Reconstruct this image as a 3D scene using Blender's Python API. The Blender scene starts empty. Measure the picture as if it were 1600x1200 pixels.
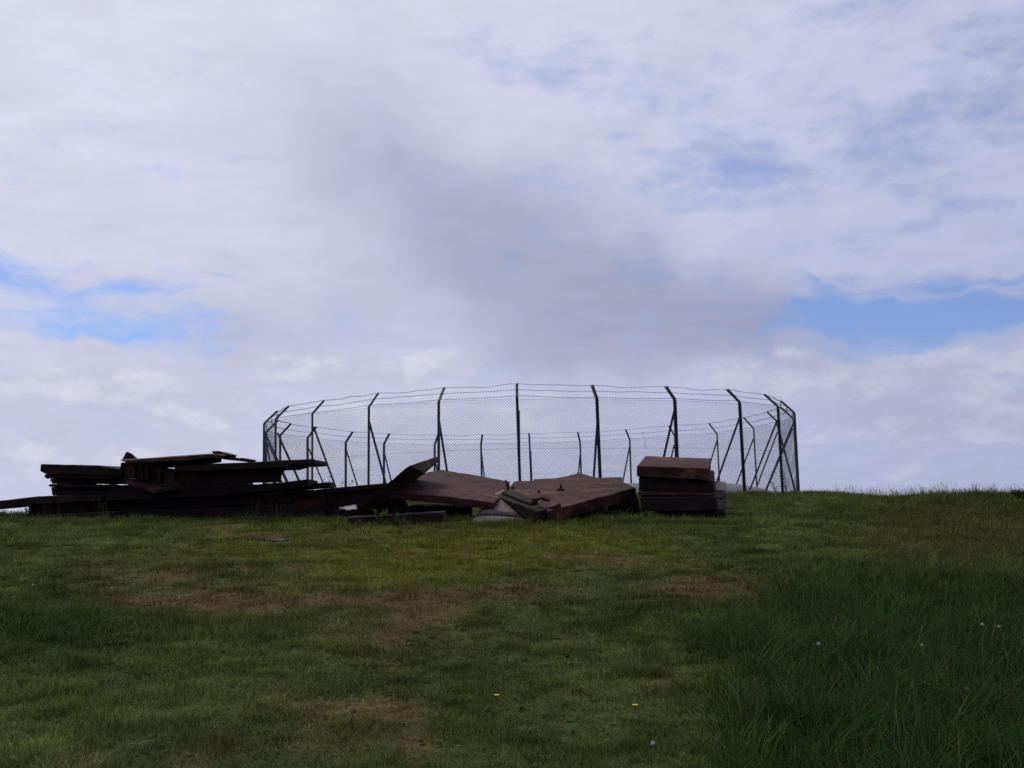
import bpy, bmesh, math, random
import numpy as np
from mathutils import Vector, Matrix, noise as mnoise

random.seed(7)
rng = np.random.default_rng(11)
C = bpy.context.scene.collection
SC = bpy.context.scene

# ------------------------------------------------------------------ camera
F, PITCH, ROLL, EYE = 1575.0, 0.12476, 0.02116, 1.6
cam = bpy.data.cameras.new('camera'); camo = bpy.data.objects.new('camera', cam); C.objects.link(camo)
cam.sensor_width = 36.0; cam.lens = F / 1600 * 36.0
cam.clip_start = 0.05; cam.clip_end = 20000
camo.matrix_world = Matrix.Translation((0, 0, EYE)) @ Matrix.Rotation(math.pi / 2 + PITCH, 4, 'X') @ Matrix.Rotation(-ROLL, 4, 'Z')
SC.camera = camo
SC.render.engine = 'CYCLES'
cy = SC.cycles; cy.use_denoising = False; cy.use_adaptive_sampling = False; cy.max_bounces = 4; cy.diffuse_bounces = 2; cy.glossy_bounces = 2; cy.transmission_bounces = 2; cy.caustics_reflective = False; cy.caustics_refractive = False
vs = SC.view_settings
vs.view_transform = 'Standard'; vs.look = 'None'; vs.gamma = 1.0; vs.exposure = 0.0; vs.use_curve_mapping = False

def ray(px, py):
    """pixel of the 1600x1200 photograph -> direction with y = 1"""
    u, v = px - 800.0, 600.0 - py
    c, s = math.cos(ROLL), math.sin(ROLL)
    u, v = u * c + v * s, -u * s + v * c
    c, s = math.cos(PITCH), math.sin(PITCH)
    y = F * c - v * s; z = F * s + v * c
    return Vector((u / y, 1.0, z / y))
def P(px, py, d):
    r = ray(px, py); return Vector((r.x * d, d, EYE + r.z * d))
def project(x, y, z):
    z = z - EYE
    c, s = math.cos(PITCH), math.sin(PITCH)
    Z = np.maximum(y * c + z * s, 0.05); Y = -y * s + z * c
    u, v = F * x / Z, F * Y / Z
    c, s = math.cos(ROLL), math.sin(ROLL)
    return 800 + u * c - v * s, 600 - (u * s + v * c)

# ------------------------------------------------------------------ node helper
class NT:
    def __init__(s, tree): s.t = tree; s.n = tree.nodes; s.l = tree.links
    def node(s, kind, **kw):
        n = s.n.new(kind)
        for k, v in kw.items(): setattr(n, k, v)
        return n
    def put(s, sock, v):
        if v is None: return
        if isinstance(v, bpy.types.NodeSocket): s.l.new(v, sock)
        elif isinstance(v, (tuple, list)) and len(v) == 3 and sock.type == 'RGBA': sock.default_value = (*v, 1)
        else: sock.default_value = v
    def m(s, op, a, b=None, c=None, clamp=False):
        n = s.node('ShaderNodeMath', operation=op, use_clamp=clamp)
        for i, v in enumerate((a, b, c)): s.put(n.inputs[i], v)
        return n.outputs[0]
    def v(s, op, a, b=None, out=0):
        n = s.node('ShaderNodeVectorMath', operation=op)
        s.put(n.inputs[0], a)
        if b is not None: s.put(n.inputs[3] if op == 'SCALE' else n.inputs[1], b)
        return n.outputs[out]
    def comb(s, x, y, z):
        n = s.node('ShaderNodeCombineXYZ')
        for i, v in enumerate((x, y, z)): s.put(n.inputs[i], v)
        return n.outputs[0]
    def noise(s, vec, scale, detail=6, rough=0.55, dist=0.0, col=False):
        n = s.node('ShaderNodeTexNoise'); s.put(n.inputs['Vector'], vec)
        n.inputs['Scale'].default_value = scale; n.inputs['Detail'].default_value = detail
        n.inputs['Roughness'].default_value = rough; n.inputs['Distortion'].default_value = dist
        return n.outputs['Color' if col else 'Fac']
    def step(s, v, lo, hi):
        n = s.node('ShaderNodeMapRange', interpolation_type='SMOOTHSTEP')
        s.put(n.inputs['Value'], v); s.put(n.inputs['From Min'], lo); s.put(n.inputs['From Max'], hi)
        return n.outputs['Result']
    def mix(s, f, a, b, kind='MIX'):
        n = s.node('ShaderNodeMix', data_type='RGBA', blend_type=kind)
        s.put(n.inputs[0], f); s.put(n.inputs[6], a); s.put(n.inputs[7], b)
        return n.outputs[2]

# ------------------------------------------------------------------ world: broken cloud over a blue sky
SUN_AZ, SUN_EL = math.radians(-34), math.radians(50)     # sun ahead and to the left, behind thin cloud
world = bpy.data.worlds.new('World'); SC.world = world; world.use_nodes = True
w = NT(world.node_tree); w.n.clear()
sky = w.node('ShaderNodeTexSky', sky_type='NISHITA'); sky.sun_disc = False
sky.sun_elevation = SUN_EL; sky.sun_rotation = SUN_AZ % (2 * math.pi); sky.altitude = 100; sky.dust_density = 0.6; sky.ozone_density = 1.6
tc = w.node('ShaderNodeTexCoord'); D = tc.outputs['Generated']
sp = w.node('ShaderNodeSeparateXYZ'); w.put(sp.inputs[0], D)
X, Y, Z = sp.outputs
az = w.m('ARCTAN2', X, Y); el = w.m('ARCSINE', Z)
zz = w.m('ADD', w.m('MAXIMUM', Z, 0.0), 0.16)
Q = w.comb(w.m('DIVIDE', X, zz), w.m('DIVIDE', Y, zz), 0.0)      # the cloud sheet seen in perspective
wob = w.node('ShaderNodeSeparateXYZ'); w.put(wob.inputs[0], w.noise(D, 7.0, 3, 0.6, 0.0, True))
az2 = w.m('ADD', az, w.m('MULTIPLY', w.m('SUBTRACT', wob.outputs[0], 0.5), 0.22))
el2 = w.m('ADD', el, w.m('MULTIPLY', w.m('SUBTRACT', wob.outputs[1], 0.5), 0.10))
AE = w.comb(az2, el2, 0.0)
def bank(px, py, rx, ry, wt, tilt=0.0):
    """soft elliptical weight of one cloud bank / gap, given by its direction in the sky"""
    r = ray(px, py); a0 = math.atan2(r.x, 1); e0 = math.atan2(r.z, math.hypot(r.x, 1))
    mp = w.node('ShaderNodeMapping', vector_type='TEXTURE'); w.put(mp.inputs['Vector'], AE)
    mp.inputs['Location'].default_value = (a0, e0, 0); mp.inputs['Rotation'].default_value = (0, 0, tilt); mp.inputs['Scale'].default_value = (2.2 * rx / F, 2.2 * ry / F, 1)
    gr = w.node('ShaderNodeTexGradient', gradient_type='QUADRATIC_SPHERE'); w.l.new(mp.outputs[0], gr.inputs[0])
    return w.m('MULTIPLY', gr.outputs['Fac'], wt)
def total(L):
    t = L[0]
    for g in L[1:]: t = w.m('ADD', t, g)
    return t
n_streak = w.noise(w.v('MULTIPLY', Q, (0.8, 1.5, 1)), 2.1, 4, 0.58)
n_fine = w.noise(w.v('MULTIPLY', Q, (1.0, 1.25, 1)), 5.5, 5, 0.6)
n_soft = w.noise(D, 3.2, 4, 0.5)
n_band = w.noise(w.comb(w.m('MULTIPLY', az2, 4.5), w.m('MULTIPLY', el2, 17.0), 0.0), 2.0, 7, 0.62)
n_mott = w.noise(w.comb(w.m('MULTIPLY', az, 7.0), w.m('MULTIPLY', el, 15.0), 2.0), 2.2, 6, 0.58)
n_big = w.noise(w.v('ADD', D, (3.1, 1.7, 0.4)), 1.6, 2, 0.5)
gaps = total([bank(60, 428, 240, 38, 1.08, -0.16), bank(190, 517, 210, 22, 1.18, -0.10), bank(320, 434, 130, 14, 0.4, -0.15), bank(100, 468, 160, 12, 0.4, -0.1),
              bank(1500, 490, 300, 56, 1.6), bank(1330, 500, 130, 40, 0.6), bank(1570, 425, 190, 20, 0.5), bank(1640, 330, 140, 20, 0.5), bank(1250, 440, 150, 14, 0.35), bank(770, 652, 130, 16, 0.5)])
blue = w.m('ADD', gaps, w.m('ADD', w.m('MULTIPLY', w.m('SUBTRACT', n_band, 0.5), 1.9), w.m('MULTIPLY', w.m('SUBTRACT', n_mott, 0.5), 0.8)))
blue = w.m('ADD', blue, w.m('MULTIPLY', w.m('SUBTRACT', n_big, 0.5), 0.5))
blue = w.m('MULTIPLY', w.step(blue, 0.32, 1.15), 0.92)
veil = total([bank(1450, 210, 480, 240, 0.75, -0.1), bank(1060, 290, 240, 50, 0.5), bank(850, 100, 200, 50, 0.5), bank(260, 262, 110, 16, 0.4), bank(1480, 742, 330, 26, 0.9), bank(1330, 690, 120, 40, 0.3), bank(60, 690, 200, 40, 0.5)])
veil = w.m('ADD', veil, w.m('ADD', w.m('MULTIPLY', w.m('SUBTRACT', n_mott, 0.5), 2.2), w.m('MULTIPLY', w.m('SUBTRACT', n_streak, 0.5), 0.8)))
veil = w.m('MULTIPLY', w.step(veil, 0.15, 1.25), 0.62)
blue = w.m('MAXIMUM', blue, veil)
grey = total([bank(580, 250, 270, 140, 0.70, -0.5), bank(760, 370, 310, 140, 0.70, -0.35), bank(960, 470, 340, 100, 0.95, -0.2), bank(1150, 520, 200, 56, 0.75, -0.1),
              bank(400, 510, 230, 56, 0.55), bank(150, 640, 300, 60, 0.30), bank(1330, 660, 260, 50, 0.25), bank(800, 560, 220, 36, 0.35)])
grey = w.m('ADD', grey, w.m('MULTIPLY', w.m('SUBTRACT', n_soft, 0.5), 0.9))
grey = w.m('ADD', grey, w.m('MULTIPLY', w.m('SUBTRACT', n_fine, 0.5), 0.25))
grey = w.step(grey, 0.0, 1.25)
# light through the cloud around the hidden sun
sv = Vector((math.sin(SUN_AZ) * math.cos(SUN_EL), math.cos(SUN_AZ) * math.cos(SUN_EL), math.sin(SUN_EL)))
cs = w.m('MULTIPLY_ADD', w.v('DOT_PRODUCT', D, tuple(sv), 1), 0.5, 0.5)      # thin cloud scatters forward: bright towards the sun, dull away from it
glow = w.m('POWER', cs, 2.0)
cl_w = w.mix(glow, (1.7, 2.1, 4.7), (7.35, 7.5, 8.8))
cl_g = w.mix(glow, (1.4, 1.65, 3.1), (4.75, 4.95, 6.5))
cloud = w.mix(grey, cl_w, cl_g)
tex = w.m('ADD', 0.80, w.m('ADD', w.m('MULTIPLY', n_fine, 0.24), w.m('MULTIPLY', n_band, 0.18)))
cloud = w.v('SCALE', cloud, tex)
n_puff = w.noise(w.comb(w.m('MULTIPLY', az, 5.5), w.m('MULTIPLY', el, 9.5), 5.0), 3.0, 8, 0.6)
heap = total([bank(1480, 650, 200, 52, 1.15, -0.2), bank(1480, 572, 300, 20, 1.0), bank(620, 572, 150, 30, 0.85), bank(90, 590, 230, 36, 0.8), bank(250, 720, 300, 40, 0.6), bank(700, 640, 500, 60, 0.5)])
cum = w.step(w.m('ADD', heap, w.m('MULTIPLY', w.m('SUBTRACT', n_puff, 0.5), 1.7)), 0.28, 0.62)
lit = w.mix(w.step(n_puff, 0.35, 0.7), w.mix(glow, (1.9, 2.1, 3.9), (6.2, 6.3, 7.7)), w.mix(glow, (2.6, 2.8, 4.6), (9.0, 9.1, 9.9)))
cloud = w.mix(w.m('MULTIPLY', cum, 0.7), cloud, lit)
blue = w.m('MULTIPLY', blue, w.m('SUBTRACT', 1.0, w.m('MULTIPLY', cum, 0.35)))
skyc = w.mix(1.0, sky.outputs[0], (0.56, 0.70, 1.06), 'MULTIPLY')
mixed = w.mix(w.m('MULTIPLY', blue, 0.93), cloud, skyc)
bg = w.node('ShaderNodeBackground'); w.put(bg.inputs[0], mixed); bg.inputs[1].default_value = 0.1
wo = w.node('ShaderNodeOutputWorld'); w.l.new(bg.outputs[0], wo.inputs[0])

world.cycles.sampling_method = 'MANUAL'; world.cycles.sample_map_resolution = 256
sun = bpy.data.lights.new('sun', 'SUN'); sun.energy = 1.4; sun.angle = math.radians(14); sun.color = (1.0, 0.95, 0.88)
suno = bpy.data.objects.new('sun', sun); C.objects.link(suno)
suno.rotation_euler = (-sv).to_track_quat('-Z', 'Y').to_euler(); suno.location = sv * 60

# ------------------------------------------------------------------ object helpers
def tag(o, label=None, cat=None, group=None, kind=None):
    if label: o['label'] = label
    if cat: o['category'] = cat
    if group: o['group'] = group
    if kind or cat: o['kind'] = kind or 'thing'
    return o
def from_bm(name, bm, mat, parent=None, smooth=False, keep=False):
    bm.normal_update()
    if parent is None and not keep:
        vv = [v.co for v in bm.verts]
        c = Vector((sum(v.x for v in vv) / len(vv), sum(v.y for v in vv) / len(vv), min(v.z for v in vv)))
    else: c = Vector((0, 0, 0))
    pm = parent_org(parent) if parent else Vector((0, 0, 0))
    for v in bm.verts: v.co -= c + pm
    me = bpy.data.meshes.new(name); bm.to_mesh(me); bm.free()
    if smooth: me.polygons.foreach_set('use_smooth', [True] * len(me.polygons))
    me.materials.append(mat)
    o = bpy.data.objects.new(name, me); C.objects.link(o); o.location = c
    if parent: o.parent = parent
    return o
def parent_org(p):
    v = Vector(p.location); q = p.parent
    while q: v += Vector(q.location); q = q.parent
    return v
def empty(name, loc):
    o = bpy.data.objects.new(name, None); C.objects.link(o); o.location = loc; o.empty_display_size = 0.1; return o
def wear(bm, amp=0.006, cuts=3, bev=0.012):
    if bev:
        bmesh.ops.bevel(bm, geom=list(bm.edges), offset=bev, segments=1, affect='EDGES', clamp_overlap=True)
    if cuts:
        cuts = cuts * 2
        long = [e for e in bm.edges if e.calc_length() > 0.15]
        bmesh.ops.subdivide_edges(bm, edges=long, cuts=cuts, use_grid_fill=True)
    for v in bm.verts:
        v.co += mnoise.noise_vector(v.co * 4.3) * amp + mnoise.noise_vector(v.co * 19) * amp * 0.9
    return bm
def hexa_bm(f, b):
    """box from four front corners and four back corners (same winding)"""
    bm = bmesh.new(); a = [bm.verts.new(p) for p in f]; c = [bm.verts.new(p) for p in b]; n = len(a)
    bm.faces.new(a); bm.faces.new(c[::-1])
    for i in range(n): bm.faces.new((a[i], c[i], c[(i + 1) % n], a[(i + 1) % n]))
    bmesh.ops.recalc_face_normals(bm, faces=list(bm.faces)); return bm
def front(pts, d): return [P(p[0], p[1], p[2] if len(p) > 2 else d) for p in pts]
def ext_bm(pts, d, back):
    f = front(pts, d); b = Vector(back); return hexa_bm(f, [p + b for p in f])
def on_plane(px, py, pl):
    x0, y0, z0, sx, sy = pl; r = ray(px, py)
    y = (z0 - EYE - sx * x0 - sy * y0) / (r.z - sx * r.x - sy)
    return Vector((r.x * y, y, EYE + r.z * y))
def plate_bm(pts, pl, th):
    n = Vector((-pl[3], -pl[4], 1)).normalized()
    t = [on_plane(a, b, pl) for a, b in pts]
    return hexa_bm(t, [p - n * th for p in t])
def tube_bm(bm, pts, r, seg=6, taper=None):
    pts = [Vector(p) for p in pts]; rings = []
    for i, p in enumerate(pts):
        t = (pts[min(i + 1, len(pts) - 1)] - pts[max(i - 1, 0)]).normalized()
        a = t.orthogonal().normalized() if abs(t.z) > 0.9 else Vector((0, 0, 1)).cross(t).normalized()
        b = t.cross(a); rr = r if taper is None else r + (taper - r) * i / (len(pts) - 1)
        rings.append([bm.verts.new(p + (a * math.cos(k * 2 * math.pi / seg) + b * math.sin(k * 2 * math.pi / seg)) * rr) for k in range(seg)])
    for i in range(len(rings) - 1):
        for k in range(seg):
            bm.faces.new((rings[i][k], rings[i][(k + 1) % seg], rings[i + 1][(k + 1) % seg], rings[i + 1][k]))
    if seg > 3: bm.faces.new(rings[0][::-1]); bm.faces.new(rings[-1])
    return bm

# ------------------------------------------------------------------ materials
def material(name):
    m = bpy.data.materials.new(name); m.use_nodes = True; t = NT(m.node_tree)
    return m, t, m.node_tree.nodes['Principled BSDF']
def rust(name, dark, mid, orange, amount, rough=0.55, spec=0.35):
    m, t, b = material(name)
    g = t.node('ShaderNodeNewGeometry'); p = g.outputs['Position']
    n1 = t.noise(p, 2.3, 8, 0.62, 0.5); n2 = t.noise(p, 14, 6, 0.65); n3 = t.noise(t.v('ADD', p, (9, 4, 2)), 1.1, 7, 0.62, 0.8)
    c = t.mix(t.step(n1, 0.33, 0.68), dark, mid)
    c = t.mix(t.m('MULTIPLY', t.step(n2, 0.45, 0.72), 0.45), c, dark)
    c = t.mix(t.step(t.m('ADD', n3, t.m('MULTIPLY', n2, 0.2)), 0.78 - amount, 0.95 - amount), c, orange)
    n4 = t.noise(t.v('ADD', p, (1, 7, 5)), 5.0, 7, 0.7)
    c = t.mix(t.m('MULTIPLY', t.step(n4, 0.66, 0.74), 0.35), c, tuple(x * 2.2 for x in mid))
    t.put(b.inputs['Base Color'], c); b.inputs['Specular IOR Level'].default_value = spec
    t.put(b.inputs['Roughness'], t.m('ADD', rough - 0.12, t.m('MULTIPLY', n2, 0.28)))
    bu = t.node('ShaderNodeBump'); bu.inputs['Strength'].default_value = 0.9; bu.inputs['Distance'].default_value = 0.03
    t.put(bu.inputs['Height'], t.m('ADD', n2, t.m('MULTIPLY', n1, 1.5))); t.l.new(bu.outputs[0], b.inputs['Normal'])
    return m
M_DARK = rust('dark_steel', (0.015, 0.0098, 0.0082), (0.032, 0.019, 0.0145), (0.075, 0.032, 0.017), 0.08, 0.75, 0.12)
M_WEB = rust('rusted_web', (0.014, 0.010, 0.009), (0.030, 0.018, 0.014), (0.13, 0.045, 0.02), 0.16, 0.8, 0.1)
M_PLATE = rust('rusty_plate', (0.030, 0.0115, 0.0078), (0.085, 0.031, 0.0205), (0.19, 0.068, 0.023), 0.13, 0.7, 0.14)
M_RED = rust('red_rust', (0.040, 0.017, 0.011), (0.095, 0.038, 0.025), (0.18, 0.07, 0.028), 0.16, 0.72, 0.2)
M_PALE = rust('pale_steel', (0.105, 0.068, 0.057), (0.185, 0.127, 0.110), (0.14, 0.075, 0.05), 0.07, 0.58, 0.3)
M_ORANGE = rust('orange_rust', (0.10, 0.046, 0.03), (0.17, 0.09, 0.065), (0.34, 0.13, 0.04), 0.22, 0.8, 0.1)
def plain(name, col, rough=0.6, var=0.3, metal=0.0):
    m, t, b = material(name)
    g = t.node('ShaderNodeNewGeometry'); n = t.noise(g.outputs['Position'], 9, 6, 0.6)
    t.put(b.inputs['Base Color'], t.mix(t.m('MULTIPLY', n, var * 2), tuple(c * (1 - var * .6) for c in col), tuple(min(1, c * (1 + var)) for c in col)))
    b.inputs['Roughness'].default_value = rough; b.inputs['Metallic'].default_value = metal
    return m
M_POST = plain('weathered_post_steel', (0.035, 0.036, 0.045), 0.55)
M_WIRE = plain('galvanised_wire', (0.075, 0.078, 0.09), 0.6)
M_CONC = plain('weathered_concrete', (0.17, 0.165, 0.155), 0.9, 0.5)
M_BLACKSTONE = plain('dark_stone', (0.032, 0.030, 0.036), 0.85, 0.5)
M_PAPER = plain('bleached_scrap', (0.42, 0.42, 0.40), 0.7, 0.3)
def leafy(name, col, trans=0.3, inst=False):
    m, t, b = material(name)
    out = m.node_tree.nodes['Material Output']
    ra = t.node('ShaderNodeAttribute', attribute_name='rnd')
    r = ra.outputs['Fac']
    if inst:
        at = t.node('ShaderNodeAttribute', attribute_name='tint', attribute_type='INSTANCER'); base = at.outputs['Color']
    else: base = col
    c = t.mix(1.0, base, t.comb(*(t.m('ADD', 0.55, t.m('MULTIPLY', r, 0.95)),) * 3), 'MULTIPLY')
    c = t.mix(t.m('MULTIPLY', t.step(r, 0.86, 0.97), 0.6), c, (0.17, 0.145, 0.075))
    t.put(b.inputs['Base Color'], c); b.inputs['Roughness'].default_value = 0.75; b.inputs['Specular IOR Level'].default_value = 0.05
    tr = t.node('ShaderNodeBsdfTranslucent'); t.put(tr.inputs[0], c)
    mx = t.node('ShaderNodeMixShader'); mx.inputs[0].default_value = trans
    t.l.new(b.outputs[0], mx.inputs[1]); t.l.new(tr.outputs[0], mx.inputs[2]); t.l.new(mx.outputs[0], out.inputs[0])
    return m
M_GRASS = leafy('grass_blades', None, 0.22, True)
M_WEED = leafy('weed_leaves', (0.055, 0.10, 0.03))
M_DARKWEED = leafy('dark_weed_leaves', (0.03, 0.05, 0.02))
M_STEM = plain('plant_stem', (0.07, 0.085, 0.04), 0.7)
M_FLUFF = plain('seed_fluff', (0.42, 0.42, 0.36), 0.9, 0.15)
M_YELLOW = plain('yellow_petal', (0.75, 0.58, 0.03), 0.6, 0.1)

# ------------------------------------------------------------------ terrain
RR = 8.71                                              # fence ring radius
RCX, RCY, RZ = 0.05575 * RR, 3.8836 * RR, 1.87         # fence ring centre and base height
_hash = rng.random((256, 256))
def vnoise(x, y):
    xi = np.floor(x).astype(int); yi = np.floor(y).astype(int); fx = x - xi; fy = y - yi
    fx = fx * fx * (3 - 2 * fx); fy = fy * fy * (3 - 2 * fy)
    h = lambda a, b: _hash[a & 255, b & 255]
    return (h(xi, yi) * (1 - fx) + h(xi + 1, yi) * fx) * (1 - fy) + (h(xi, yi + 1) * (1 - fx) + h(xi + 1, yi + 1) * fx) * fy
def fbm(x, y, o=4):
    s = 0; a = 0.5; t = 0
    for i in range(o): s = s + a * vnoise(x * 2 ** i + 17 * i, y * 2 ** i + 31 * i); t += a; a *= 0.5
    return s / t
def sstep(a, b, v):
    t = np.clip((v - a) / (b - a), 0, 1); return t * t * (3 - 2 * t)
def Hraw(x, y):
    xc = np.clip(x, -13, 13)
    ys = np.minimum(y, 20)
    ramp = 0.0715 * ys - 0.027 * xc * np.clip(ys / 20, 0, 1)
    crest = 1.68 - 0.06 * sstep(4, 11, x) - 0.05 * sstep(-6, -12, x)
    h = ramp + (crest - ramp) * sstep(19.6, 25.5, y)
    r = np.hypot(x - RCX, y - RCY)
    h = h + (RZ - h) * sstep(RR + 3.2, RR + 0.35, r)
    far = np.hypot(np.maximum(np.abs(x) - 16, 0), np.maximum(y - 40, 0) + np.maximum(-y - 10, 0) * 0)
    h = h - 0.035 * far * sstep(0, 30, far) * np.clip(300 / np.maximum(far, 300), 0, 1)
    back = np.maximum(-y - 200, 0); h = h + 0.0715 * back        # behind the viewer the slope runs out to a plain
    return h
def bump(x, y, px, py, rx, ry, a):
    g = GP[(px, py)] if (px, py) in GP else GP.setdefault((px, py), ground_at(px, py))
    return a * np.exp(-((x - g.x) / rx) ** 2 - ((y - g.y) / ry) ** 2)
GP = {}
def ground_at(px, py, fn=None):
    fn = fn or Hraw; r = ray(px, py); y0 = 1.0
    prev = 1.0
    for y in np.arange(1.0, 60, 0.02):
        if EYE + r.z * y < float(fn(np.array(r.x * y), np.array(y))): return Vector((r.x * y, y, EYE + r.z * y))
    return Vector((r.x * 30, 30, float(fn(np.array(r.x * 30), np.array(30.0)))))
def H(x, y):
    x = np.asarray(x, float); y = np.asarray(y, float)
    h = Hraw(x, y)
    near = sstep(70, 40, np.hypot(x, y - 20))
    h = h + near * ((fbm(x * 0.5, y * 0.5) - 0.5) * 0.14 + (fbm(x * 2.1 + 9, y * 2.1) - 0.5) * 0.09)
    h = h + bump(x, y, 985, 806, 0.75, 0.5, 0.20) + bump(x, y, 1250, 900, 1.3, 1.0, 0.10) + bump(x, y, 1480, 930, 1.6, 1.2, 0.14)
    h = h + bump(x, y, 330, 893, 0.7, 0.4, 0.07) - bump(x, y, 650, 940, 3.5, 0.3, 0.05) + 0.10 * np.exp(-((x - 11.0) / 1.3) ** 2 - ((y - 24.5) / 2.0) ** 2)
    return h
def ground(px, py):
    return ground_at(px, py, H)

# vegetation map in the photograph's terms: what grows where on the slope
def ell(px, py, cx, cy, rx, ry, wt=1.0):
    return wt * np.exp(-((px - cx) / rx) ** 2 - ((py - cy) / ry) ** 2)
def veg(x, y):
    h = H(x, y); px, py = project(x, y, h)
    n1 = fbm(x * 1.3 + 5, y * 1.3 + 3, 5); n2 = fbm(x * 3.7, y * 3.7 + 8, 4); n0 = fbm(x * 0.45 + 2, y * 0.45, 3)
    path = 938 - 14 * np.sin((px - 500) / 260.0)
    bare = 1.05 * np.exp(-((py - path) / 13.0) ** 2) * sstep(220, 400, px) * sstep(1010, 800, px)
    bare += ell(px, py, 1080, 922, 110, 18, 1.2) + ell(px, py, 660, 958, 60, 16, .9) + ell(px, py, 610, 992, 60, 18, .7) + ell(px, py, 330, 938, 150, 14, .8)
    bare += ell(px, py, 920, 874, 80, 8, .7) + ell(px, py, 90, 868, 190, 12, .5) + ell(px, py, 230, 900, 180, 16, .5) + ell(px, py, 1060, 886, 60, 10, .6)
    trk = 640 + 0.35 * (950 - py) * (py < 950) - 40 * sstep(960, 1040, py) + 50 * sstep(1040, 1150, py)
    bare += .42 * np.exp(-((px - trk) / (16 + (py - 900) * .09)) ** 2) * sstep(930, 960, py)
    bare += ell(px, py, 415, 845, 60, 8, .8) + ell(px, py, 220, 1150, 260, 60, .45) + ell(px, py, 640, 1160, 140, 60, .25) + ell(px, py, 180, 1052, 60, 10, .5)
    olive = fbm(x * 0.8 + 40, y * 0.8 + 11, 5)
    bare = np.clip(bare * (0.4 + 1.5 * n1) + (n2 - 0.52) * 1.0 + (olive - .5) * 1.7 * sstep(1250, 950, px) + .02, 0, 1)
    bare = sstep(.15, .95, bare) * .92
    lush = sstep(1020, 1260, px + (n1 - .5) * 460) * sstep(840, 960, py + (n0 - .5) * 120)
    lush = np.maximum(lush, ell(px, py, 60, 985, 190, 55, .75) * (0.5 + n1)); lush = np.maximum(lush, ell(px, py, 340, 893, 90, 14, .7))
    lush = np.maximum(lush, ell(px, py, 985, 803, 60, 16, .9)); lush = np.maximum(lush, ell(px, py, 970, 960, 90, 26, .4))
    lush = np.maximum(lush, ell(px, py, 740, 818, 240, 10, .35)); lush = np.maximum(lush, sstep(1250, 1500, px) * .55 * n1 * 1.4)
    yell = np.clip(ell(px, py, 700, 865, 260, 40, 1.1) + ell(px, py, 600, 905, 90, 16, .8) + ell(px, py, 330, 860, 130, 30, .7) + ell(px, py, 900, 850, 150, 26, .5) + (n0 - .55) * .8, 0, 1)
    red = np.clip(ell(px, py, 1480, 850, 160, 60, .8) + ell(px, py, 1100, 920, 120, 20, .8) + ell(px, py, 620, 990, 160, 50, .5) + ell(px, py, 330, 940, 200, 20, .8), 0, 1) * np.clip(n1 * 1.6 - .2, 0, 1)
    return h, px, py, np.clip(bare, 0, 1), np.clip(lush, 0, 1), yell, red, n1, n2
def veg_col(bare, lush, yell, red, n1, n2):
    base = np.array([0.106, 0.136, 0.030]); yel = np.array([0.185, 0.185, 0.024]); lu = np.array([0.030, 0.078, 0.013])
    br = np.array([0.185, 0.118, 0.045]); rd = np.array([0.200, 0.105, 0.036])
    c = base[None] * (0.20 + 1.6 * n1[:, None])
    c = c + (yel - c) * (yell * .75)[:, None]; c = c + (lu - c) * (lush * .9)[:, None]
    c = c + (br - c) * (bare * .7)[:, None]; c = c + (rd - c) * (red * .6)[:, None]
    return c * (0.6 + 0.8 * n2[:, None])

def axis(lo, hi, step, far):
    a = list(np.arange(lo, hi + 1e-6, step)); s = step
    while a[-1] < far: s *= 1.35; a.append(a[-1] + s)
    s = step
    while a[0] > -far: s *= 1.35; a.insert(0, a[0] - s)
    return np.array(a)
gx, gy = axis(-16, 18, 0.11, 6000), axis(2.0, 46, 0.11, 6000)
XX, YY = np.meshgrid(gx, gy); xs, ys = XX.ravel(), YY.ravel()
h, px, py, bare, lush, yell, red, n1, n2 = veg(xs, ys)
nx, ny = len(gx), len(gy)
me = bpy.data.meshes.new('ground')
idx = np.arange(nx * ny).reshape(ny, nx)
quads = np.stack([idx[:-1, :-1], idx[:-1, 1:], idx[1:, 1:], idx[1:, :-1]], -1).reshape(-1, 4)
me.vertices.add(nx * ny); me.vertices.foreach_set('co', np.stack([xs, ys, h], 1).ravel())
me.loops.add(quads.size); me.loops.foreach_set('vertex_index', quads.ravel())
me.polygons.add(len(quads)); me.polygons.foreach_set('loop_start', np.arange(len(quads)) * 4); me.polygons.foreach_set('loop_total', np.full(len(quads), 4))
me.polygons.foreach_set('use_smooth', np.ones(len(quads), bool)); me.update(); me.validate()
col = veg_col(bare, lush, yell, red, n1, n2) * 0.8
at = me.attributes.new('cover', 'FLOAT_COLOR', 'POINT'); at.data.foreach_set('color', np.concatenate([col, bare[:, None]], 1).ravel())
m_ground, t, b = material('turf_soil')
g = t.node('ShaderNodeNewGeometry'); pp = g.outputs['Position']; a = t.node('ShaderNodeAttribute', attribute_name='cover')
nA, nB = t.noise(pp, 9, 8, 0.7), t.noise(pp, 45, 6, 0.7)
soil = t.mix(nA, (0.06, 0.040, 0.024), (0.19, 0.120, 0.062))
c = t.mix(t.m('MULTIPLY', a.outputs['Alpha'], t.m('MULTIPLY', t.step(nA, 0.35, 0.75), 0.7)), a.outputs['Color'], soil)
c = t.mix(1.0, c, t.comb(*(t.m('ADD', 0.45, t.m('MULTIPLY', nB, 1.1)),) * 3), 'MULTIPLY')
t.put(b.inputs['Base Color'], c); b.inputs['Roughness'].default_value = 0.95; b.inputs['Specular IOR Level'].default_value = 0.1
bu = t.node('ShaderNodeBump'); bu.inputs['Strength'].default_value = 0.9; bu.inputs['Distance'].default_value = 0.04
t.put(bu.inputs['Height'], t.m('ADD', nA, nB)); t.l.new(bu.outputs[0], b.inputs['Normal'])
me.materials.append(m_ground)
go = bpy.data.objects.new('ground', me); C.objects.link(go); tag(go, kind='structure')

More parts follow.
